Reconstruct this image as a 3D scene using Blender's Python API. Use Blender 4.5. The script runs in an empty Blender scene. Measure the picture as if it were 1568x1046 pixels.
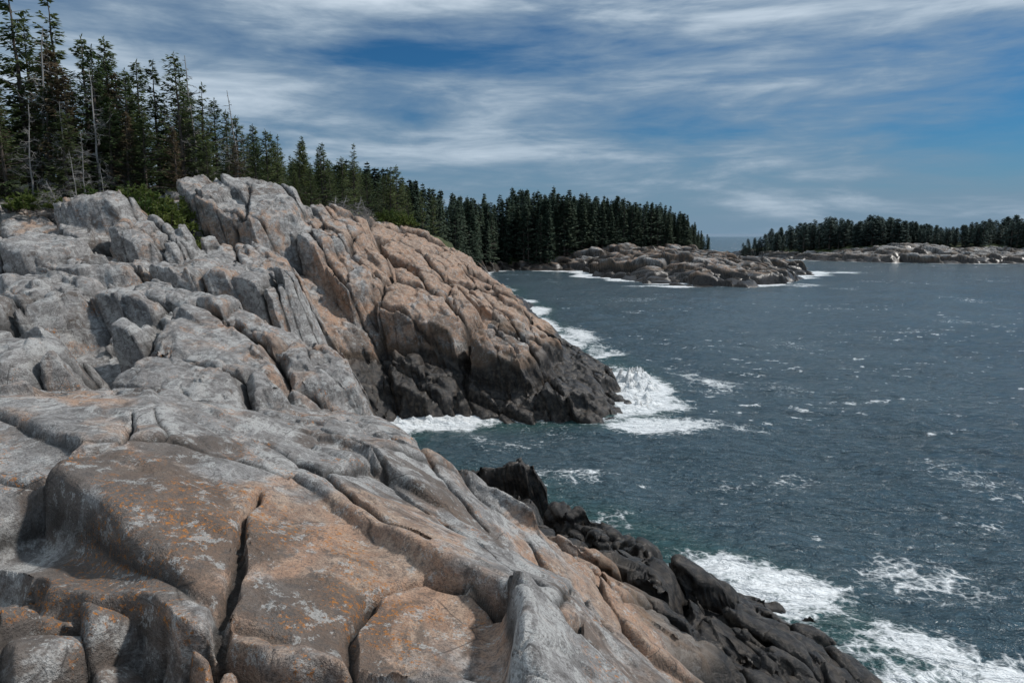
import bpy, math, random, time
import numpy as np
from mathutils import Vector
T0=time.time()
rad=math.radians
scene=bpy.context.scene
f32=np.float32

# ------------------------------------------------------------------ numpy noise
def hsh(x,y,z,seed):
    h=(x.astype(np.uint32)*np.uint32(374761393)+y.astype(np.uint32)*np.uint32(668265263)
       +z.astype(np.uint32)*np.uint32(2147483647)+np.uint32((seed*974634777)&0xffffffff))
    h=(h^(h>>np.uint32(13)))*np.uint32(1274126177)
    h=(h^(h>>np.uint32(16)))*np.uint32(2246822519)
    return h^(h>>np.uint32(15))
def rnd(h,k):
    h=(h+np.uint32(k*2654435761&0xffffffff))*np.uint32(2246822519)
    h=(h^(h>>np.uint32(14)))*np.uint32(3266489917)
    h=h^(h>>np.uint32(16))
    return (h>>np.uint32(8)).astype(f32)*f32(1/16777216.)
def vnoise(P,seed=0):
    i=np.floor(P).astype(np.int32); f=(P-i).astype(f32); u=f*f*(3-2*f)
    r=0
    for a in (0,1):
        wx=u[:,0] if a else 1-u[:,0]
        for b in (0,1):
            wy=u[:,1] if b else 1-u[:,1]
            for c in (0,1):
                wz=u[:,2] if c else 1-u[:,2]
                r=r+wx*wy*wz*rnd(hsh(i[:,0]+a,i[:,1]+b,i[:,2]+c,seed),1)
    return r*2-1
def fbm(P,seed=0,o=4,g=.5):
    s=0;a=1;t=0
    for k in range(o):
        s=s+a*vnoise(P*(2.03**k)+k*17.3,seed+k); t+=a; a*=g
    return s/t
def vor3(P,seed):
    n=len(P); F1=np.full(n,9,f32);F2=np.full(n,9,f32);I1=np.zeros(n,np.uint32);I2=np.zeros(n,np.uint32);D1=np.zeros((n,3),f32);D2=np.zeros((n,3),f32)
    ip=np.floor(P).astype(np.int32)
    for s in range(0,n,60000):
        e=min(n,s+60000); p=P[s:e].astype(f32); q=ip[s:e]
        f1=F1[s:e];f2=F2[s:e];i1=I1[s:e];i2=I2[s:e];d1=D1[s:e];d2=D2[s:e]
        for a in (-1,0,1):
            for b in (-1,0,1):
                for c in (-1,0,1):
                    cx=q[:,0]+a;cy=q[:,1]+b;cz=q[:,2]+c
                    h=hsh(cx,cy,cz,seed)
                    dv=np.stack([p[:,0]-(cx+.05+.9*rnd(h,1)),p[:,1]-(cy+.05+.9*rnd(h,2)),p[:,2]-(cz+.05+.9*rnd(h,3))],1).astype(f32)
                    d=np.sqrt((dv*dv).sum(1))
                    m=d<f1; m2=(~m)&(d<f2)
                    f2[m]=f1[m];i2[m]=i1[m];d2[m]=d1[m]
                    f1[m]=d[m];i1[m]=h[m];d1[m]=dv[m]
                    f2[m2]=d[m2];i2[m2]=h[m2];d2[m2]=dv[m2]
    return F1,F2,I1,I2,D1,D2
def sstep(a,b,x):
    t=np.clip((x-a)/(b-a),0,1); return t*t*(3-2*t)

class RBF:
    def __init__(s,pts,c):
        p=np.array(pts,float); s.p=p[:,:2]; s.c=c; n=len(p)
        d=s.p[:,None,:]-s.p[None,:,:]
        A=np.zeros((n+3,n+3)); A[:n,:n]=np.sqrt((d*d).sum(2)+c*c)+np.eye(n)*-.05
        A[:n,n]=1;A[:n,n+1:]=s.p;A[n,:n]=1;A[n+1:,:n]=s.p.T
        s.w=np.linalg.solve(A,np.r_[p[:,2],0,0,0])
    def __call__(s,x,y):
        x=np.ravel(x).astype(f32);y=np.ravel(y).astype(f32); o=np.empty(len(x))
        px=s.p[:,0].astype(f32);py=s.p[:,1].astype(f32);w=s.w[:len(px)].astype(f32);c2=f32(s.c**2)
        for i in range(0,len(x),16000):
            a=x[i:i+16000,None]-px; a*=a; b=y[i:i+16000,None]-py; b*=b; a+=b; a+=c2; np.sqrt(a,out=a)
            o[i:i+16000]=a@w
        return o+s.w[-3]+x*s.w[-2]+y*s.w[-1]

# planar-block surface: jointed rock where every block is a plane through the smooth terrain
class Cells:
    def __init__(s,X,Y,size,rot,seed,jit=.85,warp=0.,wscale=2.):
        if warp:
            P=np.stack([X,Y,0*X],1); X=X+warp*fbm(P/wscale,seed+1,3); Y=Y+warp*fbm(P/wscale,seed+5,3)
        c,sn=math.cos(rot),math.sin(rot); s.size=size; s.rot=(c,sn)
        u=(X*c+Y*sn)/size[0]; v=(-X*sn+Y*c)/size[1]
        iu=np.floor(u).astype(np.int32);iv=np.floor(v).astype(np.int32)
        n=len(X); F1=np.full(n,99.);F2=np.full(n,99.);I1=np.zeros(n,np.uint32);I2=I1.copy();U1=np.zeros((n,2));U2=U1.copy()
        z0=np.zeros(n,np.int32)
        for a in (-1,0,1):
            for b in (-1,0,1):
                cu=iu+a;cv=iv+b;h=hsh(cu,cv,z0,seed)
                pu=cu+.5+jit*(rnd(h,1)-.5);pv=cv+.5+jit*(rnd(h,2)-.5)
                d=(u-pu)**2+(v-pv)**2; m=d<F1;m2=(~m)&(d<F2)
                F2[m]=F1[m];I2[m]=I1[m];U2[m]=U1[m]
                F1[m]=d[m];I1[m]=h[m];U1[m,0]=pu[m];U1[m,1]=pv[m]
                F2[m2]=d[m2];I2[m2]=h[m2];U2[m2,0]=pu[m2];U2[m2,1]=pv[m2]
        sep=np.sqrt(((U1-U2)**2).sum(1))+1e-6
        s.b=(F2-F1)/(2*sep)*min(size)
        def w(U): 
            a=U[:,0]*size[0];b=U[:,1]*size[1]; return np.stack([a*c-b*sn,a*sn+b*c],1)
        s.C1=w(U1);s.C2=w(U2);s.I1=I1;s.I2=I2;s.X=X;s.Y=Y
    def planes(s,hf,alpha,rt,ro,k,gmax=1.3):
        out=[]
        e=.3*min(s.size)
        for I,C in ((s.I1,s.C1),(s.I2,s.C2)):
            u,ix,inv=np.unique(I,return_index=True,return_inverse=True); c=C[ix]
            x,y=c[:,0],c[:,1]; h0=hf(x,y); gx=(hf(x+e,y)-hf(x-e,y))/(2*e); gy=(hf(x,y+e)-hf(x,y-e))/(2*e)
            g=np.hypot(gx,gy)+1e-6; f=np.minimum(1,gmax/g)*alpha; 
            am=ro(x,y) if callable(ro) else ro; at=rt(x,y) if callable(rt) else rt
            gx=gx*f+at*(rnd(u,5)-.5)*2; gy=gy*f+at*(rnd(u,6)-.5)*2; h0=h0+am*(rnd(u,7)-.5)*2
            out.append(h0[inv]+gx[inv]*(s.X-C[:,0])+gy[inv]*(s.Y-C[:,1]))
        w=.5*np.exp(-s.b/k)
        return out[0]*(1-w)+out[1]*w
    def add(s,tilt,off,k):
        o=[]
        for I,C in ((s.I1,s.C1),(s.I2,s.C2)):
            o.append(off*(rnd(I,7)-.5)*2+tilt*(rnd(I,5)-.5)*2*(s.X-C[:,0])+tilt*(rnd(I,6)-.5)*2*(s.Y-C[:,1]))
        w=.5*np.exp(-s.b/k); return o[0]*(1-w)+o[1]*w
    def r(s,k): return rnd(s.I1,k)

# ------------------------------------------------------------------ land survey (metres, sea level z=0)
A_pts=[ # foreground slab
(0,0,7.4),(-2.1,2.55,7.12),(-1.03,2.55,7.08),(0,2.9,6.9),(1.24,5.5,5.1),(3.85,10,1.9),(1.55,6.8,4.15),(7.3,12.7,-.1),(7.25,13.8,-.1),
(-2.7,3.36,7.0),(-1.28,3.73,6.93),(-.39,4.5,6.55),(.38,5.6,5.95),(1.43,8.4,4.2),(2.48,11.2,2.6),(6.5,15.2,0),(4.7,17,-.1),(3.4,18.8,-.1),
(-3.45,4.4,7.1),(-1.9,4.94,6.98),(-1.09,5.9,6.54),(-.32,8.1,5.63),(2.1,20.6,-.3),(-.6,21.6,-.1),(-1.4,23.6,0),
(-.9,9.6,5.75),(-2.16,12.6,5.2),(-.2,13,3.0),(-1,17,1.2),(-2.8,17,2.4),(-2.6,21,-.5),(-4.2,23.5,-.3),
(-4.9,6.3,7.28),(-3.5,7.3,7.08),(-2.9,8.7,6.6),(-6.75,8.8,7.2),(-5,8.8,7.15),(-4.15,9.9,6.1),(-7.85,11.4,6.0),(-4.8,12.4,5.5),(-3.4,12.8,5.3),(-8.5,14,6.1),(-12,14,6.5),
(-7.4,15.9,6.2),(-5.4,16.9,5.8),(-4.2,16.6,5.1),(-15,20,7.3),(-12.1,20,6.9),(-9.26,20.5,6.3),(-6.5,20.5,4.4),(-8.5,23,5.2),(-10.5,23,5.9),(-6.4,24,1.2),(-5.4,27,-.2),
(-10.5,26,6.7),(-8.6,26.8,6.1),(-7.5,26.6,4.3),(-7,29.6,2.9),(-6.4,30.4,.8),(-5.6,31.3,-.2),
(3.5,16,.5),(1.8,18.6,.3),(.1,19.8,.6),(1.67,14.1,1.9),(4.1,12.5,1.1),(6.15,12.7,.3),(1.5,8.8,3.8),(.64,6.5,5.1),
(5,6,1.6),(8,8,.1),(9,3,0),(3,2,4.6),(6,-3,2),(12,0,-3),(11,8,-3),(10.5,14,-3),(9,19,-3),(6,23,-3),(1.5,26,-3),(-2,28,-2.6),(2,30,-2.6),
(0,-6,8),(-10,-5,8.3),(-6,0,7.6),(-12,5,7.6),(-14,12,7.3),(-25,15,8.6),(-40,5,9.5),
# headland
(-3,32.6,0),(-.5,33,0),(3.4,32.8,.1),(5.0,33.2,0),(6.1,37,.1),(6.8,43,0),(5.5,51,0),(3.7,57,0),(2.4,73,0),
(4.9,36.5,.6),(5.4,41.5,.9),(4.1,37.5,1.1),(1.24,35.0,1.0),(-.14,36.0,2.0),(1.4,40.6,3.2),(3.1,44,2.3),(.7,45.6,4.0),(2.8,50,2.0),(-2.2,52,6.1),(-4.3,54,7.3),
(-7.05,55,9.1),(-9.2,55.2,10.0),(-11.2,48,9.4),(-3.5,44,5.4),(-7.6,43,7.0),(-3.3,36.2,2.4),(-6.5,35.6,2.6),(-9.1,35.6,4.4),(-4.4,34,1.2),(-5.8,32.9,1.4),
(-14.2,42.6,11.0),(-17.8,40.5,10.8),(-14.3,36.4,7.6),(-12.4,43.8,9.8),(-12.2,34.6,6.3),(-16.7,36.3,8.2),(-15.3,32,6.6),(-20.3,34.3,9.4),(-17.2,33.4,8.2),
(-20.2,30.3,8.0),(-16.9,27,7.2),(-25.6,35,9.9),(-11,31,5.0),(-9,31.5,3.5),
(-20,44,11.3),(-30,50,12.3),(-45,45,13),(-60,60,14),(-25,70,12.3),(-12,65,10.5),(-8,80,8.5),(-9,100,5.5),(-2.5,65,5.5),(0,62,3.4),(-30,30,9.4),(-40,35,12),(-30,24,8.5),
(-2,100,0),(-3,125,0),(-14,125,6),(-35,120,10),(-70,100,14),(-60,20,12),(-14,52,10.4),(-20,58,11.4),
(9,30,-3),(11,37,-3),(12,44,-3),(10,53,-3),(8,62,-3),(7,78,-3),(6,100,-3),(4,130,-3),(20,60,-6),(20,20,-6),(20,100,-6)]
B_pts=[(-3,110,0),(-12,110,5.5),(-35,110,9.5),(-6,140,0),(-16,140,5),(-7,165,.3),(-10,165,3.5),(-6,172,.4),(-4,180,1),(4,181,.3),(14,175,0),(20,147,0),(26,128,0),(37,122,0),(46,124,0),
(64,150,0),(78,178,0),(86,198,-1),(70,215,1.5),(32,150,4.6),(22,156,2.4),(31,134,1.7),(40,134,2.4),(45,140,3.2),(41,148,4.3),(52,148,2.8),(54,162,3.2),(40,168,4.8),(25,168,3.2),(66,174,2.2),(14,182,2.6),(-10,178,4),
(12,190,4.4),(32,205,6.0),(52,214,5.8),(-10,205,6.5),(0,230,6),(30,240,6),(60,240,3),(85,250,-3),(60,275,-3),(30,290,-3),(-20,290,0),(-60,250,10),(-60,180,12),(-40,150,11),
(10,110,-4),(10,140,-4),(8,168,-3),(16,140,-4),(30,114,-4),(50,112,-4),(66,130,-4),(84,160,-4),(98,180,-4),(105,220,-4)]
C_pts=[(100,330,-1),(112,352,0),(106,300,0),(105,258,0),(116,244,0),(133,226,0),(170,224,0),(215,220,0),(290,215,0),(132,236,4.0),(150,236,3.2),(118,258,2.6),(112,285,2.6),(115,320,3),(180,236,3.0),(240,240,3.4),
(140,275,5.5),(180,280,6),(230,280,7),(300,280,8),(130,380,-2),(180,380,-2),(250,400,0),(120,410,-4),(90,330,-4),(92,260,-4),(110,232,-4),(130,212,-4),(170,208,-4),(230,204,-4),(300,200,-4),(145,330,4),(200,340,4)]
hA=RBF(A_pts,.7); hB=RBF(B_pts,4.); hC=RBF(C_pts,6.)
blocks=[
([(-18.5,39.6),(-18.2,40.8),(-14.6,43.2),(-12.6,42.6),(-11.6,39.2),(-13.2,36.9),(-16.4,37.8)],(-14.4,42.8,12.35,-.24,.38),5),
([(-12.9,42.6),(-11.6,45.8),(-9.2,45.4),(-8.5,42),(-10.2,38),(-12.3,38.6)],(-11.5,44,10.6,-.36,.24),5),
([(-21.9,34),(-20.5,36.2),(-18.4,35.2),(-18.5,33.3),(-20.4,32.6)],(-20,34.2,10.9,.08,.25),4),
([(-17.9,31.6),(-17.4,34.2),(-15.1,33.8),(-14.9,31.6),(-16.2,30.6)],(-16.5,32.5,9.4,-.1,.3),4),
([(-21,28),(-20.6,30.4),(-18.2,30.2),(-17.8,28.2),(-19,27)],(-19.5,29,8.9,-.1,.2),4),
([(-15.4,34.0),(-14.8,36.4),(-11.2,36.2),(-9.5,33.6),(-11.6,32.8)],(-13,35,8.0,-.3,.35),4),
([(-13,25.4),(-12.4,28.2),(-10.4,28.2),(-10.0,25.0),(-11.6,24.4)],(-11.4,26,7.95,-.05,.06),6),
([(-9.9,25.2),(-10.2,28.3),(-8.3,28.4),(-7.7,26.4),(-8.2,24.9)],(-9,26.5,7.6,-.12,.06),6),
([(-16.8,24.4),(-16.6,27.4),(-13.6,27.8),(-13.2,25),(-14.8,23.8)],(-15,26,8.05,0,.05),5),
([(-1.7,35.4),(-.6,38.6),(1.6,39.2),(2.1,36.6),(.7,34.7)],(0,37.3,4.0,-.42,.45),5),
([(-6.9,36.8),(-6.4,41),(-3,41.2),(-1.6,38.5),(-2.9,36.0)],(-4,39,5.7,-.30,.42),5),
([(-8.7,45),(-8.2,50),(-4.6,50.2),(-3,46),(-5,43.2)],(-6,47,7.9,-.30,.25),4),
([(-10.6,38.4),(-9.8,42.0),(-7.2,42.0),(-6.7,38.6),(-8.3,36.6)],(-8.6,39.8,7.7,-.35,.35),5),
([(-2.8,42.4),(-2.6,45.6),(.2,46),(.9,42.8),(-.8,40.8)],(-1.2,43.5,5.2,-.35,.3),4),
([(-6.3,33),(-5.9,35.2),(-3.2,35),(-2.4,33.5),(-4,32.6)],(-4.6,34,2.2,-.2,.4),4),
([(-8.2,14.4),(-8.1,17.6),(-5.4,18.0),(-3.55,17.3),(-3.2,15.2),(-4.3,13.6)],(-6.5,17,6.95,-.26,.12),6),
([(-14.6,15.2),(-14.2,19.5),(-11.3,19.7),(-10.5,17),(-11.5,15)],(-12.5,18,7.75,0,.06),4),
([(-10.4,17.2),(-10.3,19.8),(-7.4,19.4),(-6.2,18.2),(-7.4,17)],(-8.5,18.2,7.4,-.1,.08),5),
([(-11.0,11.4),(-11.0,13.4),(-8.7,13.6),(-7.9,12.2),(-9,11)],(-9.5,12.4,7.1,0,.1),4),
([(-6.6,11.4),(-6.8,13.2),(-4.8,13.4),(-4.0,12.2),(-5,11)],(-5.5,12.4,6.65,-.12,.1),4),
([(1.0,18.0),(2.2,18.6),(4.0,16.7),(3.4,15.6),(2.0,16.0)],(2.5,17.2,1.45,-.08,0),4),
([(3.0,13.8),(4.2,14.4),(6.3,13.1),(6.6,11.8),(5.2,10.8),(3.5,12.0)],(4,13,1.7,-.24,.02),5),
([(5.6,14.0),(7.0,13.6),(7.5,12.2),(6.2,12)],(6.2,13,.8,-.2,0),4),
([(2.6,15.2),(3.6,15.5),(4.6,14.6),(3.8,13.9)],(3.5,15,1.4,-.1,0),4),
([(-.7,19.2),(.4,20.4),(1.1,19.2),(.3,18.3)],(.2,19.4,1.0,-.1,0),3),
([(3.6,38.5),(4.2,42.4),(5.8,42.8),(6.2,39),(5.0,37.4)],(4.9,40,1.5,-.3,.1),3),
([(1.6,33.8),(2.4,36),(4.6,35.6),(5.0,34),(3.4,33)],(3.2,34.6,1.3,-.2,.1),3),
]
def stamp(X,Y,Z):
    for poly,(x0,y0,z0,gx,gy),sl in blocks:
        p=np.array(poly); cx,cy=p.mean(0); R=np.hypot(p[:,0]-cx,p[:,1]-cy).max()+3
        m=(np.hypot(X-cx,Y-cy)<R)
        if not m.any(): continue
        x=X[m];y=Y[m]; sd=np.full(len(x),-99.)
        n=len(p); ar=0
        for i in range(n): a=p[i];b=p[(i+1)%n]; ar+=a[0]*b[1]-a[1]*b[0]
        sg=1 if ar>0 else -1
        for i in range(n):
            a=p[i];b=p[(i+1)%n]; d=b-a; L=np.hypot(*d); sd=np.maximum(sd,sg*((x-a[0])*d[1]-(y-a[1])*d[0])/L)
        h=z0+gx*(x-x0)+gy*(y-y0)-np.maximum(0,sd)*sl-.3*np.maximum(0,sd+.4)
        Z[m]=np.maximum(Z[m],h)
    return Z
def groundA(x,y): return stamp(np.asarray(x,float),np.asarray(y,float),hA(x,y))

def grid_mesh(name,V,nr,nc,mat,attrs={},smooth=True):
    me=bpy.data.meshes.new(name)
    me.vertices.add(nr*nc); me.vertices.foreach_set("co",V.astype(f32).ravel())
    a=np.arange(nr*nc,dtype=np.int32).reshape(nr,nc)
    F=np.stack([a[:-1,:-1],a[:-1,1:],a[1:,1:],a[1:,:-1]],-1).reshape(-1,4)
    n=len(F)
    me.loops.add(n*4); me.loops.foreach_set("vertex_index",F.ravel())
    me.polygons.add(n); me.polygons.foreach_set("loop_start",np.arange(0,n*4,4,dtype=np.int32))
    me.polygons.foreach_set("use_smooth",np.full(n,smooth))
    me.update(calc_edges=True)
    for k,v in attrs.items():
        at=me.attributes.new(k,'FLOAT','POINT'); at.data.foreach_set("value",v.astype(f32))
    me.materials.append(mat)
    ob=bpy.data.objects.new(name,me); scene.collection.objects.link(ob); return ob

def gnormals(V,nr,nc):
    G=V.reshape(nr,nc,3); a=np.gradient(G,axis=0); b=np.gradient(G,axis=1)
    n=np.cross(a,b); n/=np.linalg.norm(n,axis=2,keepdims=True)+1e-9
    n*=np.sign(n[:,:,2:3]+1e-9); return n.reshape(-1,3)

def facet(P,size,rot,seed,tilt=.6,warp=.25,k=.06):
    c,s=math.cos(rot[0]),math.sin(rot[0]); c2,s2=math.cos(rot[1]),math.sin(rot[1])
    R=np.array([[c,-s,0],[s,c,0],[0,0,1]])@np.array([[1,0,0],[0,c2,-s2],[0,s2,c2]])
    Q=(P@R)/np.array(size)
    F1,F2,I1,I2,D1,D2=vor3(Q.astype(f32),seed)
    def val(I,D): return (rnd(I,5)-.5)+tilt*((rnd(I,6)-.5)*D[:,0]+(rnd(I,7)-.5)*D[:,1]+(rnd(I,8)-.5)*D[:,2])*2
    h1=val(I1,D1);h2=val(I2,D2); b=F2-F1; w=.5*np.exp(-b/k)
    return h1*(1-w)+h2*w,b,rnd(I1,9)

# ------------------------------------------------------------------ materials
def newmat(name):
    m=bpy.data.materials.new(name); m.use_nodes=True; nt=m.node_tree; nt.nodes.clear()
    o=nt.nodes.new("ShaderNodeOutputMaterial"); b=nt.nodes.new("ShaderNodeBsdfPrincipled")
    nt.links.new(b.outputs[0],o.inputs[0]); return m,nt,b
class N:
    def __init__(s,nt): s.nt=nt
    def lk(s,v,i):
        if isinstance(v,(int,float)): i.default_value=v
        elif isinstance(v,tuple): i.default_value=v if len(v)==len(i.default_value) else v+(1,)
        else: s.nt.links.new(v,i)
    def math(s,op,a,b=0,c=None,clamp=False):
        n=s.nt.nodes.new("ShaderNodeMath"); n.operation=op; n.use_clamp=clamp
        s.lk(a,n.inputs[0]); s.lk(b,n.inputs[1])
        if c is not None: s.lk(c,n.inputs[2])
        return n.outputs[0]
    def mix(s,f,a,b,bl='MIX'):
        n=s.nt.nodes.new("ShaderNodeMix"); n.data_type='RGBA'; n.blend_type=bl; n.clamp_factor=True
        s.lk(f,n.inputs[0]); s.lk(a,n.inputs[6]); s.lk(b,n.inputs[7]); return n.outputs[2]
    def ramp(s,v,lo,hi,a=0.,b=1.):
        n=s.nt.nodes.new("ShaderNodeMapRange"); n.interpolation_type='SMOOTHSTEP'
        s.lk(v,n.inputs[0]); n.inputs[1].default_value=lo;n.inputs[2].default_value=hi;n.inputs[3].default_value=a;n.inputs[4].default_value=b
        return n.outputs[0]
    def noise(s,vec,scale,det=4,rough=.55,dist=0.,stretch=None,rot=None):
        if stretch or rot:
            m=s.nt.nodes.new("ShaderNodeMapping"); s.lk(vec,m.inputs[0]); 
            if rot: m.inputs['Rotation'].default_value=rot
            if stretch: m.inputs['Scale'].default_value=stretch
            vec=m.outputs[0]
        n=s.nt.nodes.new("ShaderNodeTexNoise"); s.lk(vec,n.inputs['Vector']); n.inputs['Scale'].default_value=scale
        n.inputs['Detail'].default_value=det; n.inputs['Roughness'].default_value=rough; n.inputs['Distortion'].default_value=dist
        return n.outputs['Fac'],n.outputs['Color']
    def vor(s,vec,scale,feat='DISTANCE_TO_EDGE',rand=1):
        n=s.nt.nodes.new("ShaderNodeTexVoronoi"); n.feature=feat; s.lk(vec,n.inputs['Vector']); n.inputs['Scale'].default_value=scale
        n.inputs['Randomness'].default_value=rand
        return n.outputs['Distance']
    def attr(s,name):
        n=s.nt.nodes.new("ShaderNodeAttribute"); n.attribute_name=name; return n.outputs['Fac']
    def coord(s,k='Object'):
        return s.nt.nodes.new("ShaderNodeTexCoord").outputs[k]
    def bump(s,h,st,dist,nrm=None):
        n=s.nt.nodes.new("ShaderNodeBump"); n.inputs['Strength'].default_value=st; n.inputs['Distance'].default_value=dist
        s.lk(h,n.inputs['Height']); 
        if nrm is not None: s.lk(nrm,n.inputs['Normal'])
        return n.outputs[0]

def rock_material(name,detail=True,lichen=True):
    m,nt,b=newmat(name); n=N(nt); P=n.coord()
    warm=n.attr("warm");crack=n.attr("crack");wet=n.attr("wet");veg=n.attr("veg");cell=n.attr("cell");st=n.attr("stain")
    big,_=n.noise(P,.9,5,.64,.6); mid,_=n.noise(P,4.5,6,.72,.3); fine,_=n.noise(P,55,3,.8)
    streak,_=n.noise(P,2.2,5,.70,.4,stretch=(1,.35,1.6),rot=(.4,.2,.7))
    gray=n.mix(n.ramp(mid,.38,.62),(.19,.182,.176),(.37,.36,.35))
    gray=n.mix(n.ramp(streak,.51,.58),gray,(.48,.475,.46))
    tan=n.mix(n.ramp(mid,.36,.64),(.30,.20,.145),(.50,.375,.285))
    tan=n.mix(n.ramp(streak,.45,.62,0,.7),tan,(.50,.30,.195))
    wf=n.math('ADD',warm,n.math('MULTIPLY',n.math('SUBTRACT',big,.5),2.6))
    wf=n.math('ADD',wf,n.math('MULTIPLY',n.math('SUBTRACT',cell,.5),.7))
    col=n.mix(n.ramp(wf,.35,.80),gray,tan)
    br,_=n.noise(P,.75,7,.70,.8,rot=(.3,1,2))
    stain=n.math('ADD',br,n.math('MULTIPLY',st,.20))
    col=n.mix(n.ramp(stain,.56,.64,0,.78),col,(.115,.085,.066))
    col=n.mix(n.math('MULTIPLY',n.math('SUBTRACT',cell,.5),.6,clamp=True),col,(.13,.11,.10))
    if lichen:
        l1,_=n.noise(P,1.3,3,.6,rot=(1,2,0)); l2,_=n.noise(P,26,5,.8)
        col=n.mix(n.math('MULTIPLY',n.ramp(n.math('ADD',l1,n.math('MULTIPLY',st,.12)),.56,.66),n.ramp(l2,.54,.59)),col,(.50,.19,.03))
        l3,_=n.noise(P,6,6,.8,rot=(0,2,1))
        col=n.mix(n.ramp(l3,.56,.59,0,.65),col,(.52,.525,.51))
        l4,_=n.noise(P,10,6,.8,rot=(2,2,1))
        col=n.mix(n.ramp(l4,.55,.585,0,.6),col,(.10,.09,.085))
        wp=n.mix(.08,P,n.noise(P,2.2,3,.6)[1]); cv=n.vor(wp,.9); cmk,_=n.noise(P,1.2,2,.5,rot=(1,1,1))
        hair=n.math('MULTIPLY',n.ramp(cv,0,.008,1,0),n.ramp(cmk,.52,.58))
        col=n.mix(n.math('MULTIPLY',hair,.7),col,(.03,.027,.025))
    col=n.mix(n.ramp(fine,.3,.60,.65,0),col,(.075,.066,.06))
    col=n.mix(n.ramp(crack,.1,.9,0,.88),col,(.022,.02,.018))
    wn=n.math('ADD',wet,n.math('MULTIPLY',n.math('SUBTRACT',mid,.5),.7))
    wb=n.ramp(wn,.15,.45,0,.65)                       # damp brown band above the black zone
    col=n.mix(wb,col,n.mix(n.ramp(mid,.35,.65),(.075,.055,.04),(.17,.12,.08)))
    wm=n.ramp(wn,.50,.80)
    col=n.mix(wm,col,n.mix(n.ramp(mid,.42,.66),(.015,.014,.014),(.085,.07,.056)))
    v1,_=n.noise(P,1.5,4,.7)
    vcol=n.mix(n.ramp(v1,.35,.65),(.03,.04,.014),(.08,.10,.03))
    vm=n.ramp(n.math('ADD',veg,n.math('MULTIPLY',n.math('SUBTRACT',v1,.5),.8)),.45,.6)
    col=n.mix(vm,col,vcol)
    nt.links.new(col,b.inputs['Base Color'])
    n.lk(n.math('MULTIPLY_ADD',wm,-.53,.85),b.inputs['Roughness'])
    b.inputs['Specular IOR Level'].default_value=.4
    h=n.math('ADD',n.math('MULTIPLY',mid,.75),n.math('MULTIPLY',fine,.2))
    h=n.math('ADD',h,n.math('MULTIPLY',streak,.45))
    nt.links.new(n.bump(h,.9,.09),b.inputs['Normal'])
    return m
rock=rock_material("granite")
rock_far=rock_material("granite_far",lichen=False)

# ------------------------------------------------------------------ main shore
def rspace(segs):
    out=[]
    for a,b,n in segs: out.append(np.exp(np.linspace(math.log(a),math.log(b),n,endpoint=False)))
    out.append(np.array([segs[-1][1]])); return np.concatenate(out)
r=rspace([(1.2,4.5,50),(4.5,13,470),(13,31,420),(31,64,480),(64,135,80)])
th=np.radians(np.linspace(-62,47,1130))
nr,nc=len(r),len(th)
RR,TT=np.meshgrid(r,th,indexing='ij')
X=(RR*np.sin(TT)).ravel(); Y=(RR*np.cos(TT)-3).ravel()
Zb=hA(X,Y)
dist=np.hypot(X,Y)
head=sstep(28,32,Y)
def nearf(x,y): return 1-sstep(8.3,10.2,np.hypot(x,y))
near=nearf(X,Y)
lowr=sstep(3.2,2.0,Zb)
Pw=np.stack([X,Y,0*X],1)
broken=sstep(.03,-.03,Y-3.85+.42*(X+2.7)+.30*fbm(Pw/.7,411,3))*near*sstep(0,-.5,X)
veg=sstep(44,50,Y+.25*np.abs(X+18)-2*sstep(-19,-16,X))*sstep(-9,-15,X+.12*(Y-50))
veg=np.maximum(veg,sstep(-24,-30,X)*sstep(26,34,Y))
veg=np.maximum(veg,sstep(62,72,Y)*sstep(6.2,8,Zb))
L0=Cells(X,Y,(2.8,4.2),.62,3,.95,.20,2.)
zfar=L0.planes(hA,.80,.13,lambda x,y:.40-.10*sstep(27,32,y),.06,1.0)
L1=Cells(X,Y,(1.45,2.1),.38,31,.95,.12,1.2)
frac0=.12+1.0*sstep(.3,.75,L0.r(11))
L1n=Cells(X,Y,(1.7,3.1),.9,9,.85,.14,1.2)
znear=L1n.planes(hA,1.,.11,.08,.03)*.9+Zb*.1
z1=zfar*(1-near)+znear*near
z1=stamp(X+.12*fbm(Pw/1.1,201,3),Y+.12*fbm(Pw/1.1,205,3),z1)
a1=(1-near)*frac0*(1-.7*veg)
z1=z1+L1.add(.15,.25,.045)*a1
print("L1",time.time()-T0)
L2=Cells(X,Y,(.72,1.10),.7,13,.95,.07,.8)
L3=Cells(X,Y,(.33,.50),.6,17,.95,.03,.4)
patchy=sstep(.55,.8,L1n.r(11))*near*(1-broken)                 # a few shattered panels in the big slabs
aM=.85*head+.75*(1-head)*(1-near)+near*(.07+.70*broken)+.22*patchy+.75*lowr*(1-head)*(1-near); aM*=(1-.8*veg)
sh1=sstep(.35,.9,L1.r(11))*(1-near)+near
z2=z1+L2.add(.20,.13,.035)*aM*(.22+1.0*sh1)
aS=.85*head+.7*(1-head)*(1-near)+near*(.05+1.5*broken)+.35*patchy+.6*lowr
sh2=sstep(.3,.9,L2.r(11))*(1-broken)+broken
z3=z2+L3.add(.20,.05,.018)*aS*(.2+1.1*sh2)*(1-.8*veg)
g0=np.exp(-L0.b/.08)*(1-near); g1=np.exp(-L1.b/.04)*(1-near)*np.clip(frac0,0,1); g1n=np.exp(-L1n.b/.022)*near*sstep(-.1,.15,fbm(Pw/1.3,301,2))
g2=np.exp(-L2.b/.028)*np.clip(aM,0,1)*(.2+.8*sh1); g3=np.exp(-L3.b/.018)*np.clip(aS,0,1)*sh2
z3-= (.65*g0+.24*g1+.07*g1n+.08*g2+.12*g2*broken+.02*g3+.09*g3*broken)*(1-veg)
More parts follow.
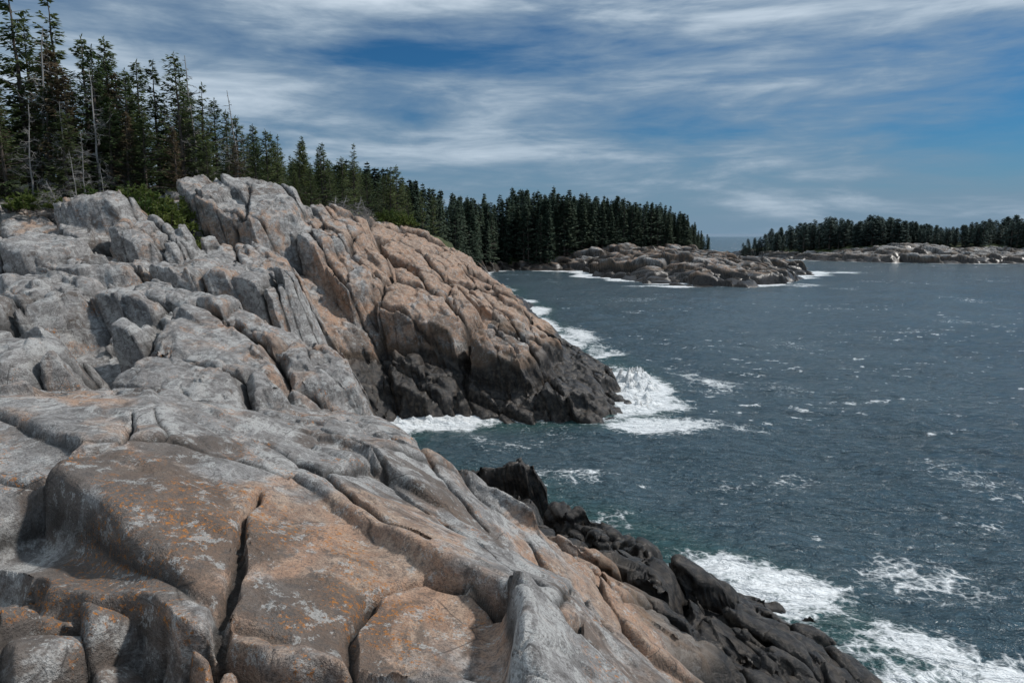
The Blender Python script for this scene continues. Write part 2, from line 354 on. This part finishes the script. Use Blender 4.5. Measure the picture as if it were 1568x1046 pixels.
cr=np.clip(.9*g0+.7*g1+.8*g1n+.5*g2+.25*g3+.4*g3*broken,0,1)*(1-veg)
z3+= near*(.09*fbm(Pw/np.array([1.1,1.9,1.]),133,3)+.03*fbm(Pw/.35,137,3))-.22*broken
V0=np.stack([X,Y,z3],1)
def crackline(pts,w,depth,step=0.):
    m=(dist<16); x=X[m]+.06*fbm(V0[m]*2.2,5,4);y=Y[m]+.06*fbm(V0[m]*2.2,8,4)
    best=np.full(len(x),9.); sg=np.zeros(len(x))
    for (x0,y0),(x1,y1) in zip(pts[:-1],pts[1:]):
        dx,dy=x1-x0,y1-y0; t=np.clip(((x-x0)*dx+(y-y0)*dy)/(dx*dx+dy*dy),0,1)
        dd=np.hypot(x-x0-t*dx,y-y0-t*dy); k=dd<best; best[k]=dd[k]; sg[k]=((x-x0)*dy-(y-y0)*dx)[k]
    wob=w*(.4+.9*sstep(-.4,.4,fbm(V0[m]/.4,77,2)))
    z3[m]-=depth*np.exp(-(best/wob)**2); cr[m]=np.maximum(cr[m],.9*np.exp(-(best/(wob*.7))**2))
    if step:
        e0=np.hypot(x-pts[0][0],y-pts[0][1]); e1=np.hypot(x-pts[-1][0],y-pts[-1][1])
        tp=(1-np.exp(-(e0/.4)**2))*(1-np.exp(-(e1/.4)**2))
        z3[m]-=step*np.exp(-best/.6)*tp*(sg>0)
crackline([(-1.45,2.9),(-1.6,3.5),(-1.75,4.0),(-1.95,4.7),(-2.0,5.2)],.028,.13)
crackline([(-.80,2.7),(-.85,3.2),(-.98,3.7),(-.9,4.2),(-.6,4.5),(-.25,4.4),(.1,3.9),(.35,4.0),(.55,4.5)],.026,.12)
crackline([(.3,4.6),(-.1,5.2),(-.3,5.9),(-.9,6.6),(-1.6,7.6),(-2.6,8.6)],.03,.13)
crackline([(-4.3,5.1),(-3.6,5.0),(-3.3,5.6),(-3.8,6.6)],.04,.14)
crackline([(-.3,7.4),(-.9,8.2),(-1.6,9.6),(-2.1,10.6)],.05,.2)
crackline([(-2.6,6.9),(-1.9,6.4),(-1.2,5.4),(-.6,5.0)],.025,.08,.07)
crackline([(.9,5.0),(.7,5.8),(.6,6.8),(.2,8.2)],.04,.16)
crackline([(1.9,5.8),(1.5,7.2),(1.2,8.8),(1.5,10.5)],.06,.24)
res=z3-Zb
lean=(1-near)*(1-veg)
V=np.stack([X-.24*res*lean,Y-.22*res*lean,z3],1)
Nn=gnormals(V,nr,nc)
h3,b3,c3=facet(V,(.55,.85,.42),(.5,.4),23,.9,.3,.07)
print("vor",time.time()-T0)
fb=fbm(V/1.2,90,4,.55); fb2=fbm(V/.22,97,3,.5)
d=(.11*head+.085*(1-head)*(1-near)+.03*near+.05*lowr)*h3*(1-.6*veg)+fb*(.015+.035*(1-near))+fb2*(.009+.012*(1-near))
V=V+Nn*d[:,None]
Zf=V[:,2]
wetn=fbm(np.stack([X/2.5,Y/2.5,Zf],1),40,3)
wet=sstep(3.3,1.5,Zf+wetn*1.1-.4*head+1.0*sstep(-3,-5,X)*(1-head)-.5*sstep(0,2,X)*(1-head))
wet=np.maximum(wet,.45*sstep(.0,.5,fbm(V/2.2,66,3))*head*sstep(7,4,Zf))
warm=.26+.85*np.exp(-(((X+1.1)/1.0)**2+((Y-5.0)/1.6)**2))+.75*np.exp(-(((X-1.3)/1.1)**2+((Y-9)/4)**2))+.50*sstep(37,41,Y)*sstep(-12,-8,X)-.30*sstep(-11,-13,X)*head
warm=warm+.34*head+.45*fbm(V/3.,70,3)-.06*sstep(10,12,dist)*(1-head)
stain=1.1*np.exp(-(((X+2.5)/.8)**2+((Y-4.5)/1.1)**2))+.9*np.exp(-(((X+1.1)/.35)**2+((Y-3.7)/.5)**2))+.4*broken+.45*head*sstep(38,36,Y)*sstep(-10,-8,X)
cellv=np.where(near>.5,L1n.r(9)*.6+.2,.3*L0.r(9)+.4*L1.r(9)+.3*L2.r(9))
shore=grid_mesh("rocky_shore",V,nr,nc,rock,dict(warm=warm,crack=cr,wet=wet,veg=veg,cell=cellv,stain=stain))
print("shore",time.time()-T0)

def land(name,hf,x0,x1,y0,y1,res,vegf,mat,amp=1.,warm0=.35,wl=2.2):
    xs=np.arange(x0,x1,res); ys=np.arange(y0,y1,res*1.0); YY,XX=np.meshgrid(ys,xs,indexing='ij')
    X=XX.ravel();Y=YY.ravel();Z=hf(X,Y); vg=vegf(X,Y,Z); P=np.stack([X,Y,0*X],1)
    a=Cells(X,Y,(5,10),.75,3,.85,.5,4.); b=Cells(X,Y,(2.1,4.2),.6,5,.9,.2,2.)
    up=sstep(-1.8,.8,Z)*(1-.7*vg)
    z=Z*(1-up)+a.planes(hf,.6,.12,.9*amp,.12)*up+b.add(.25,.55*amp,.08)*up+.3*fbm(P/2.2,3,4)
    z-=(.9*np.exp(-a.b/.25)+.4*np.exp(-b.b/.15))*up
    rs=z-Z; V=np.stack([X-.35*rs,Y-.35*rs,z],1)
    cr=np.clip(.9*np.exp(-a.b/.3)+.8*np.exp(-b.b/.2),0,1)*(1-vg)
    wet=sstep(wl,wl*.5,V[:,2]+.9*fbm(V/3,9,3))
    wet=np.maximum(wet,.75*sstep(-.1,.3,fbm(V/5,91,3)))*(1-vg)
    return grid_mesh(name,V,len(ys),len(xs),mat,dict(warm=warm0+.4*fbm(V/8,4,2),crack=cr,wet=wet,veg=vg,cell=a.r(9)*.5+b.r(9)*.5))
def vegB(X,Y,Z):
    e=np.interp(X,[-60,-20,-9,12,32,52,60],[100,130,158,184,196,208,216])
    return sstep(0,6,Y-e)*sstep(66,60,X)*sstep(1.0,2.5,Z)
def vegC(X,Y,Z):
    e=np.interp(X,[105,115,150,200,300],[300,262,250,246,246]); return sstep(0,6,Y-e)*sstep(1.5,3,Z)
land("rocky_peninsula",hB,-70,108,104,292,.36,vegB,rock_far,1.,.42,3.0)
land("wooded_island",hC,86,310,200,410,.6,vegC,rock_far,.8,.1,2.8)
print("land",time.time()-T0)

# ------------------------------------------------------------------ sea
r=rspace([(6,70,560),(70,320,210),(320,30000,100)])
th=np.radians(np.linspace(-50,60,880))
nr,nc=len(r),len(th); RR,TT=np.meshgrid(r,th,indexing='ij')
X=(RR*np.sin(TT)).ravel(); Y=(RR*np.cos(TT)).ravel(); D=RR.ravel()
ha=np.full(len(X),-6.); mm=D<140; ha[mm]=hA(X[mm],Y[mm])
P2=np.stack([X,Y,0*X],1)
pn=fbm(P2/3.5,5,4); pl=fbm(P2/11,8,2); pf=fbm(P2/1.3,15,3)
foam=sstep(-2.3,.0,ha+.9*pl)*(Y<126)*1.2
tot=sstep(-3.2,.1,ha)*(Y<126)
m=(D<420)&(Y>104); hb=hB(X[m],Y[m]); inb=(X[m]<110)&(Y[m]<290)
foam[m]=np.maximum(foam[m],sstep(-1.4,.2,hb+1.4*pl[m])*inb*1.0)
hc=hC(X[m],Y[m]); inc=(Y[m]>205)&(X[m]>88)&(Y[m]<400)
foam[m]=np.maximum(foam[m],sstep(-1.2,.2,hc+1.2*pl[m])*inc*.95)
foam*=np.clip(.62+1.0*pn,.1,1)
def surge(x,y,sx,sy,a,rot=0):
    c,s=math.cos(rot),math.sin(rot); dx=X-x;dy=Y-y
    u=(dx*c+dy*s)/sx; v=(-dx*s+dy*c)/sy
    g=a*np.exp(-(u*u+v*v)); np.maximum(foam,g*np.clip(.75+.9*pn+.35*pf,0,1.3),out=foam)
for s in [(8.3,13.4,1.8,1.7,1.5,0),(7.2,16.4,1.5,1.6,1.0,.6),(4.9,18.0,1.9,.9,1.5,-.4),(3.4,20.6,2.4,1.2,1.0,0),(-.4,23.6,1.7,1.6,1.2,0),(1.2,25,3,2,.55,0),(.0,28.5,2.8,2.4,.55,0),
          (7.8,41,1.9,4.4,1.6,0),(7.4,36.4,2.2,3.0,1.4,0),(11.8,43,3,5,.75,0),(6.5,31.3,4,1.7,.9,0),(11,31,3.4,1.4,.42,0),(2.0,31.6,3.4,1.3,.9,0),(-3,31.6,2.4,1,.8,0),(7,51,2.2,5,.95,0),(6,62,2,8,.75,0),
          (15,20.5,4.5,2.2,.40,.3),(17.5,17.5,5,3,.42,0),(10,24,4,2.4,.36,.2),(11,17,3.5,2.4,.42,0),(10.5,12.3,2.4,1.6,1.0,0),(14,13,4,2.2,.42,0),
          (50,127,8,5,1.2,0),(30,123,9,3,1.0,0),(78,170,10,6,.9,0),(22,140,4,6,.9,0)]: surge(*s)
q=np.stack([X*.6+Y*.12,Y*1.3,0*X+3],1)
wc=fbm(q/.7,31,4,.6); wc2=fbm(q/16,35,3)
flecks=sstep(.36,.56,wc+.32*wc2)*.46*(ha<-1.8)
foam=np.maximum(foam,flecks)
foam=np.maximum(foam,sstep(.1,.7,fbm(P2/8,57,3))*.33)
amp=1/(1+(D/120)**2)
wv=.20*fbm(np.stack([X/3.2+Y/8,Y/2.0-X/9,0*X],1),12,4,.5)+.12*fbm(P2/7.,77,2)+.04*fbm(P2/.5,14,3)
Z=wv*amp*1.5+ .6*sstep(.75,1.5,foam)*np.clip(.4+fbm(P2/.4,19,4,.6)*2.4,0,1.8)*(D<90)
m,nt,b=newmat("sea_water"); n=N(nt); P=n.coord()
fo=n.attr("foam"); shal=n.attr("shallow")
w1,_=n.noise(P,.55,3,.6,.3,stretch=(.55,1.5,1),rot=(0,0,.25)); w2,_=n.noise(P,2.6,4,.65,.4,stretch=(.6,1.3,1),rot=(0,0,.2)); w3,_=n.noise(P,.06,3,.6)
warp=n.mix(.10,P,n.noise(P,1.1,3,.65)[1])
lace=n.vor(warp,1.35); lace2=n.vor(n.mix(.06,P,n.noise(P,3,3,.6)[1]),4.2); fn,_=n.noise(P,2.4,7,.78,.6,stretch=(.7,1.1,1))
pat=n.math('ADD',n.math('MULTIPLY',fn,1.3),n.math('ADD',n.ramp(lace,0,.16,.13,0),n.ramp(lace2,0,.2,.13,0)))
fm=n.math('ADD',n.math('MULTIPLY',fo,1.15),pat); fmask=n.ramp(fm,1.15,1.52)
deep=n.mix(n.ramp(w3,.35,.65),(.036,.070,.090),(.054,.092,.113))
chop=n.ramp(w2,.5,.68,0,.4); deep=n.mix(chop,deep,(.105,.148,.165))
col=n.mix(n.ramp(n.math('ADD',shal,n.math('MULTIPLY',fo,.6)),.1,1.2,0,.9),deep,(.030,.082,.080))
col=n.mix(fmask,col,(.80,.83,.84))
nt.links.new(col,b.inputs['Base Color']); b.inputs['IOR'].default_value=1.333
n.lk(n.math('MULTIPLY_ADD',fmask,.6,.18),b.inputs['Roughness'])
hh=n.math('ADD',n.math('MULTIPLY',w1,1.0),n.math('MULTIPLY',w2,.6))
nt.links.new(n.bump(hh,1.,.75),b.inputs['Normal'])
grid_mesh("sea",np.stack([X,Y,Z],1),nr,nc,m,dict(foam=foam,shallow=tot))
print("sea",time.time()-T0)

# ------------------------------------------------------------------ trees
def leafmat(name,a,bc,sc=.6):
    m,nt,b=newmat(name); n=N(nt); P=n.coord()
    oi=nt.nodes.new("ShaderNodeObjectInfo")
    f,_=n.noise(P,sc,2,.6)
    g=n.math('ADD',n.math('MULTIPLY',f,.7),n.math('MULTIPLY',oi.outputs['Random'],.35))
    col=n.mix(n.ramp(g,.3,.75),a,bc)
    nt.links.new(col,b.inputs['Base Color']); b.inputs['Roughness'].default_value=.7; b.inputs['Specular IOR Level'].default_value=.25
    tr=nt.nodes.new("ShaderNodeBsdfTranslucent"); nt.links.new(col,tr.inputs[0]); ms=nt.nodes.new("ShaderNodeMixShader"); ms.inputs[0].default_value=.3
    nt.links.new(b.outputs[0],ms.inputs[1]); nt.links.new(tr.outputs[0],ms.inputs[2])
    nt.links.new(ms.outputs[0],[x for x in nt.nodes if x.type=='OUTPUT_MATERIAL'][0].inputs[0])
    return m
needle=leafmat("spruce_needles",(.05,.082,.032),(.125,.155,.06))
needle_far_haze=leafmat("spruce_needles_far_hazed",(.06,.095,.068),(.11,.145,.095),.15)  # distance haze painted into the needle colour, bluer than the near spruces
needle_isl_haze=leafmat("spruce_needles_island_hazed",(.08,.12,.105),(.12,.16,.14),.15)  # stronger haze mixed into the foliage colour: paler and bluer
olive=leafmat("brown_needles",(.10,.08,.045),(.18,.135,.085))
juni=leafmat("juniper_foliage",(.05,.085,.02),(.14,.17,.04),1.2)
def barkmat(name,a,bb):
    m,nt,b=newmat(name); n=N(nt); f,_=n.noise(n.coord(),6,4,.6,stretch=(1,1,.25)); nt.links.new(n.mix(n.ramp(f,.3,.7),a,bb),b.inputs['Base Color']); b.inputs['Roughness'].default_value=.9; return m
bark=barkmat("spruce_bark",(.06,.045,.035),(.14,.115,.095)); deadw=barkmat("dead_wood",(.16,.15,.14),(.36,.34,.32))
class MB:
    def __init__(s): s.v=[];s.f=[];s.m=[]
    def tube(s,a,b,ra,rb,k=4,mi=0):
        a=Vector(a);b=Vector(b);d=(b-a)
        if d.length<1e-5:return
        u=d.orthogonal().normalized();w=d.normalized().cross(u);i=len(s.v)
        for p,rr in ((a,ra),(b,rb)):
            for j in range(k):
                t=2*math.pi*j/k; s.v.append(tuple(p+u*(rr*math.cos(t))+w*(rr*math.sin(t))))
        for j in range(k): s.f.append((i+j,i+(j+1)%k,i+k+(j+1)%k,i+k+j)); s.m.append(mi)
    def leaf(s,a,d,side,w,mi=1):
        i=len(s.v); m=a+d*.45
        for p in (a,m+side*w,a+d,m-side*w): s.v.append(tuple(p))
        s.f.append((i,i+1,i+2,i+3)); s.m.append(mi)
    def mesh(s,name,mats):
        me=bpy.data.meshes.new(name); me.from_pydata(s.v,[],s.f); me.polygons.foreach_set("material_index",s.m)
        for x in mats: me.materials.append(x)
        me.update(); return me
def spruce(name,H,R,seed,step=.24,perw=5,st=7,leafl=.42,leafw=.07,base=.12,sparse=.1,mats=None,twigs=True):
    rg=random.Random(seed); mb=MB(); n=10; pts=[]
    bx,by=rg.uniform(-.3,.3),rg.uniform(-.3,.3)
    for i in range(n+1):
        t=i/n; pts.append(Vector((bx*t*t+rg.uniform(-.03,.03),by*t*t+rg.uniform(-.03,.03),H*t)))
    r0=.016*H+.02
    pts[0].z=-.6
    for i in range(n): mb.tube(pts[i],pts[i+1],r0*(1-i/n)+.01,r0*(1-(i+1)/n)+.01,6,0)
    def tp(h):
        t=max(0,min(.999,h/H))*n;i=int(t);return pts[i].lerp(pts[i+1],t-i)
    h=H*base; prof=[rg.uniform(.5,1.25) for _ in range(14)]; ph=rg.uniform(0,6); 
    while h<H-.12:
        t=h/H; L0=R*min(1,(1-t)**.85*1.12+.03)*(.55+.45*min(1,(t-base+.08)/.22))
        L0*=.8+.35*prof[int(t*13)]
        for k in range(perw):
            if rg.random()<sparse: continue
            a=rg.uniform(0,6.283); asym=1+.3*math.cos(a-ph); L=L0*rg.uniform(.5,1.2)*asym
            el=-.28+.75*t+rg.uniform(-.15,.15); hh=h+rg.uniform(-.12,.12)
            o=tp(hh); dirv=Vector((math.cos(a),math.sin(a),0))
            def bp(s): return o+dirv*(L*s)+Vector((0,0,L*(math.tan(el)*s+.22*s*s)))
            mb.tube(bp(0),bp(.9),.012+.012*L,.005,3,0)
            dead = t<base+.08 and rg.random()<.5
            if dead and twigs:
                for q in range(3):
                    s=rg.uniform(.4,.9);p=bp(s);mb.tube(p,p+Vector((rg.uniform(-.3,.3),rg.uniform(-.3,.3),rg.uniform(-.2,.1))),.006,.003,3,0)
                continue
            ns=max(3,int(st*(.35+L/R)))
            for q in range(ns):
                s=.12+.88*(q+rg.random())/ns; p=bp(min(1,s))
                for sg in (-1,1):
                    an=a+sg*rg.uniform(.35,1.1); l=leafl*rg.uniform(.6,1.2)*(1.1-.45*s)*min(1,.5+L)
                    dd=Vector((math.cos(an),math.sin(an),rg.uniform(-.5,.15)))*l
                    sd=dd.cross(Vector((rg.uniform(-.6,.6),rg.uniform(-.6,.6),1))).normalized()
                    mb.leaf(p,dd,sd,leafw*rg.uniform(.7,1.4))
        h+=step*rg.uniform(.7,1.25)*(.75+.5*(1-t))
    for k in range(7):
        a=rg.uniform(0,6.28); mb.leaf(tp(H-.05*k),Vector((math.cos(a)*.12,math.sin(a)*.12,.22)),Vector((-math.sin(a),math.cos(a),0)),.035)
    return mb.mesh(name,mats or [bark,needle])
def deadtree(name,H,seed,lean=.0,nb=60,L=1.8):
    rg=random.Random(seed); mb=MB(); pts=[]
    for i in range(9): t=i/8; pts.append(Vector((lean*H*t*t+rg.uniform(-.05,.05),rg.uniform(-.05,.05),H*t-.4*(i==0))))
    for i in range(8): mb.tube(pts[i],pts[i+1],.065*(1-i/8.5)+.012,.065*(1-(i+1)/8.5)+.012,6)
    def grow(p,d,l,r,dep):
        e=p+d*l; m=p+d*(l*.5)+Vector([rg.uniform(-.08,.08)*l for _ in range(3)])
        mb.tube(p,m,r,r*.75,4); mb.tube(m,e,r*.75,r*.4,4)
        if dep>0:
            for _ in range(rg.randint(3,5)):
                s=rg.uniform(.25,.95); q=p.lerp(m,s*2) if s<.5 else m.lerp(e,s*2-1)
                nd=(d+Vector([rg.uniform(-.8,.8) for _ in range(3)])).normalized(); grow(q,nd,l*rg.uniform(.3,.5),r*.5,dep-1)
    for k in range(nb):
        t=rg.uniform(.12,.97)*8;i=int(t);p=pts[i].lerp(pts[i+1],t-i); a=rg.uniform(0,6.28); tt=t/8
        grow(p,Vector((math.cos(a),math.sin(a),rg.uniform(-.3,.35))).normalized(),L*(1.05-tt)*rg.uniform(.5,1.1),.016,2 if tt<.7 else 1)
    return mb.mesh(name,[deadw])
def shrub(name,R,H,seed,mats):
    rg=random.Random(seed); mb=MB()
    for k in range(60):
        a=rg.uniform(0,6.28); rr=R*math.sqrt(rg.random()); o=Vector((rr*math.cos(a),rr*math.sin(a),-.1)); hh=H*(1-(rr/R)**2*.8)*rg.uniform(.6,1.2)
        e=o+Vector((rg.uniform(-.3,.3),rg.uniform(-.3,.3),hh)); mb.tube(o,e,.02,.006,3)
        for q in range(34):
            p=o.lerp(e,rg.uniform(.15,1)); v=Vector((rg.uniform(-1,1),rg.uniform(-1,1),rg.uniform(-.2,.9))).normalized()*rg.uniform(.12,.3)
            mb.leaf(p,v,v.cross(Vector((rg.uniform(-1,1),rg.uniform(-1,1),rg.uniform(-1,1)))).normalized(),.05)
    return mb.mesh(name,mats)
hero=[spruce("spruce_mesh_%d"%i,10,rr,40+i,.27,5,8,.48,.07,bs,sp) for i,(rr,bs,sp) in enumerate([(2.2,.06,.10),(1.9,.08,.2),(2.5,.04,.12),(1.7,.14,.3),(2.1,.06,.2),(1.4,.22,.45)])]
brownm=[spruce("brown_spruce_mesh",10,2.3,77,.26,6,7,.46,.065,.08,.2,[bark,olive])]
fp=(1.35,1.15,1.5,.9,1.25)
far=[spruce("far_spruce_mesh_%d"%i,10,rr,140+i,.42,6,4,.62,.13,.06,.05,[bark,needle_far_haze],False) for i,rr in enumerate(fp)]
isl=[spruce("island_spruce_mesh_%d"%i,10,rr*1.15,150+i,.5,5,4,.8,.17,.05,.05,[bark,needle_isl_haze],False) for i,rr in enumerate(fp[:4])]
print("treemesh",time.time()-T0)
def put(name,me,x,y,H,hf=hA,parent=None,base=10.,rg=random,z=None,wid=None,dz=-.15):
    ob=bpy.data.objects.new(name,me); scene.collection.objects.link(ob)
    s=H/base; w=(wid or 1)*s
    ob.location=(x,y,(float(hf(np.array([x]),np.array([y]))[0]) if z is None else z)+dz); ob.scale=(w,w,s); ob.rotation_euler=(rg.uniform(-.03,.03),rg.uniform(-.03,.03),rg.uniform(0,6.28))
    if parent: ob.parent=parent
    return ob
rg=random.Random(5); random.seed(3)
hill=[(-28.8,42,12.4,3),(-27.4,43,11.8,5),(-30,41,10.2,0),(-32,42,9.6,2),(-26,43.5,9.6,1),(-24.8,42,8.8,4),(-23.6,45,8.4,0),(-23,42.5,7.6,1),(-21.9,43.5,8.4,3),(-20.6,44,8.8,2),
(-21.5,41,5.0,2),(-24.5,38.5,5.2,0),(-27.5,38,6,2),(-30,37.5,6.8,0),(-19.6,44.6,7.2,5),(-19.8,47,6.6,0),(-18.6,48,5.8,1),(-18.9,43.5,3.6,2),(-17.2,47,4.0,0),(-31,46,10.5,1),(-34,44,10.5,4),(-26.5,47,10,0),(-22.5,48,7.6,2),
(-18.2,52,5.6,1),(-16.5,54,5.2,0),(-17.2,58,6.0,3),(-15.2,57,5.6,5),(-14.4,53,5.2,1),(-14.6,50.5,3.5,2),(-13.0,54,4.6,0),(-12.6,52,3.2,4),(-11.6,56,3.6,2),(-10.2,58,4.6,3),(-9.9,60,5.2,1),(-13.6,60,4.6,2),(-11.2,62,4.2,0),
(-19.5,53,6.0,0),(-21,52,6.6,2),(-15.9,51,3.0,0),(-24,53,8,1),(-33,38.5,9,2),(-36,41,9,0),(-29,44,9.5,4),(-26.8,40.5,6.5,2),(-29.5,39,7.5,4),(-31.5,40,8,0),(-23.2,40.5,5.5,0),(-25.5,45,8.5,2),(-21,46,7,2),(-34,36.5,7.5,2),(-28,36,4.5,0)]
for x,y,H,v in hill: put("spruce_tree",hero[v],x,y,H,wid=1.0+.25*(H<6))
for k in range(7): put("spruce_tree",brownm[0],*[(-25.6,41,7.5),(-22.4,40.8,5.2),(-20.2,42.2,4.4),(-29,39.5,7),(-18,45.5,3.6),(-27.2,42,8.5),(-24,43,7.5)][k])
fe=bpy.data.objects.new("hillside_forest",None); scene.collection.objects.link(fe)
for k in range(200):
    x=rg.uniform(-66,-10);y=rg.uniform(44,95)
    if y<np.interp(x,[-60,-25,-18,-10],[38,47,56,62]): continue
    H=rg.uniform(5,9.5)*(1 if x<-24 else .68); put("spruce_%d"%k,hero[rg.randrange(6)],x,y,H,parent=fe,rg=rg)
fe=bpy.data.objects.new("peninsula_forest",None); scene.collection.objects.link(fe)
for k in range(1300):
    x=rg.uniform(-48,64); e=float(np.interp(x,[-60,-20,-9,12,32,52,62],[90,112,160,187,199,211,221])); y=e+40*rg.random()**1.8
    if hB(np.array([x]),np.array([y]))[0]<1.5: continue
    H=float(np.interp(x,[-40,-17,0,12,32,50,62],[10,12.5,16.5,15,13.5,11,6]))*rg.uniform(.6,1.08)*(1.12 if rg.random()<.06 else 1)
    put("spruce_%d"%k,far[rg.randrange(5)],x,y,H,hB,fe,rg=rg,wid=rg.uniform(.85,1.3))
fe=bpy.data.objects.new("island_forest",None); scene.collection.objects.link(fe)
for k in range(950):
    x=rg.uniform(100,300); e=float(np.interp(x,[100,108,115,150,200,300],[312,300,268,254,250,250])); y=e+60*rg.random()**1.5
    q_=x*270/y
    if 174.2<q_<175.6 or q_<90: continue
    H=float(np.interp(q_,[90,96,104,125,134,140,151,170,178,190,200],[4.5,7,9,11.5,9,11.5,9.5,6.5,8,9.5,11]))*rg.uniform(.6,1.08)
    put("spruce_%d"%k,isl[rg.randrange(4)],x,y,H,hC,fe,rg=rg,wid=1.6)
dm=[deadtree("dead_tree_mesh_%d"%i,6,i+3,ln,45,2.0) for i,ln in enumerate((.10,-.08))]
for x,y,H,v in [(-24.6,38.6,5.6,0),(-23.4,38.2,4.2,1),(-20.2,45,9.0,1),(-27.2,41.0,9.6,0),(-22.8,36.5,3.4,0),(-21.6,36.8,2.8,1),(-25.8,37.6,5.5,1),(-23.6,40,7.6,0),(-18.4,47,7.2,0)]: put("dead_tree",dm[v],x,y,H,base=6,wid=.8)
db=deadtree("dead_branches_mesh",2.2,17,.2,60,1.6)
for x,y,H in [(-12,48.5,2.2),(-11,49,2.4),(-10.4,50.5,2.0),(-12.6,49,2.0),(-22,35.5,1.6),(-23.5,36,1.9)]: put("dead_bush",db,x,y,H,groundA,base=2.2)
sh=[shrub("juniper_mesh_%d"%i,1.5,1.1,i,[bark,juni]) for i in range(2)]
for x,y,s in [(-18.5,36.9,1.2),(-19.6,37.4,1.2),(-18.6,38.4,1.1),(-20.8,38.6,1.3),(-27.5,34,1.0),(-17.2,35.8,.8),(-8.8,56,.9),(-10,56,.9),(-22,38,1.2),(-25,37,1.2),(-27,31,.8)]:
    put("juniper_shrub",sh[rg.randrange(2)],x,y,s*1.0,groundA,base=1.,dz=.0)
# ------------------------------------------------------------------ distant hills
m,nt,b=newmat("hazy_hills"); b.inputs['Base Color'].default_value=(.15,.22,.29,1); b.inputs['Roughness'].default_value=1  # blue aerial haze is painted in as the base colour
xs=np.linspace(900,3200,140); prof=16+16*np.clip(fbm(np.stack([xs/500,xs*0,xs*0],1),3,4)+.3,0,1)
prof*=sstep(900,1100,xs)*sstep(3200,2700,xs)
VV=np.concatenate([np.stack([xs,xs*0+5600,xs*0-2],1),np.stack([xs,xs*0+5900,prof+6],1),np.stack([xs,xs*0+6500,xs*0-2],1)])
grid_mesh("distant_hills",VV,3,140,m)

# ------------------------------------------------------------------ light
sun_el=rad(48); sun_az=rad(74)
sd=Vector((math.sin(sun_az)*math.cos(sun_el),math.cos(sun_az)*math.cos(sun_el),math.sin(sun_el)))
L=bpy.data.lights.new("sun","SUN"); L.energy=3.1; L.angle=rad(3.5); L.color=(1,.955,.90)
lo=bpy.data.objects.new("sun",L); scene.collection.objects.link(lo); lo.rotation_euler=sd.to_track_quat('Z','Y').to_euler()
w=bpy.data.worlds.new("World"); scene.world=w; w.use_nodes=True; nt=w.node_tree; nt.nodes.clear(); n=N(nt)
out=nt.nodes.new("ShaderNodeOutputWorld"); bg=nt.nodes.new("ShaderNodeBackground"); nt.links.new(bg.outputs[0],out.inputs[0]); bg.inputs[1].default_value=.10
sky=nt.nodes.new("ShaderNodeTexSky"); sky.sky_type='NISHITA'; sky.sun_disc=False; sky.sun_elevation=sun_el; sky.sun_rotation=sun_az; sky.air_density=1.0; sky.dust_density=.3; sky.ozone_density=2.5
G=n.coord('Generated'); sx=nt.nodes.new("ShaderNodeSeparateXYZ"); nt.links.new(G,sx.inputs[0]); gx,z=sx.outputs[0],sx.outputs[2]
blue=n.mix(1.,sky.outputs[0],(.14,.38,.56),'MULTIPLY')
blue=n.mix(n.ramp(z,.0,.15,.92,0),blue,(1.8,2.8,3.9))
def ga(v,c,s):
    t=n.math('DIVIDE',n.math('SUBTRACT',v,c),s); return n.math('EXPONENT',n.math('MULTIPLY',n.math('MULTIPLY',t,t),-1.))
c1,_=n.noise(G,2.2,6,.56,.35,stretch=(1,1,6.5),rot=(0,rad(-3),0)); c2,_=n.noise(G,7,6,.62,.5,stretch=(1,1,5),rot=(0,rad(6),0))
cm=n.math('ADD',n.math('MULTIPLY',c1,.76),n.math('MULTIPLY',c2,.24))
cm=n.math('ADD',cm,n.math('MULTIPLY',n.math('MULTIPLY',ga(z,.32,.06),ga(gx,-.08,.30)),.13))
cm=n.math('ADD',cm,n.math('MULTIPLY',n.math('MULTIPLY',ga(z,.135,.030),n.ramp(gx,.0,.3)),-.10))
cm=n.math('ADD',cm,n.math('MULTIPLY',n.math('MULTIPLY',ga(z,.235,.022),ga(gx,-.16,.14)),-.12))
cm=n.math('ADD',cm,n.ramp(gx,-.15,-.45,0,.07)); cm=n.math('ADD',cm,n.ramp(z,.3,.6,0,.08))
cmask=n.ramp(cm,.32,.60,.0,.90)
cb=n.math('ADD',n.ramp(z,0,.3,1.9,2.7),n.ramp(cm,.47,.76,0,4.6))
cc=nt.nodes.new("ShaderNodeCombineColor"); nt.links.new(cb,cc.inputs[0]); nt.links.new(n.math('MULTIPLY_ADD',cb,1.0,.95),cc.inputs[1]); nt.links.new(n.math('MULTIPLY_ADD',cb,.98,2.0),cc.inputs[2])
skyc=n.mix(cmask,blue,cc.outputs[0]); nt.links.new(skyc,bg.inputs[0])

cam=bpy.data.cameras.new("camera"); co=bpy.data.objects.new("camera",cam); scene.collection.objects.link(co); scene.camera=co
cam.lens=24; cam.sensor_width=36; cam.clip_start=.05; cam.clip_end=50000
co.location=(0,0,9); co.rotation_euler=(rad(90-8.8),0,0)
scene.view_settings.view_transform='Standard'; scene.view_settings.look='None'; scene.view_settings.exposure=0
print("done",time.time()-T0)
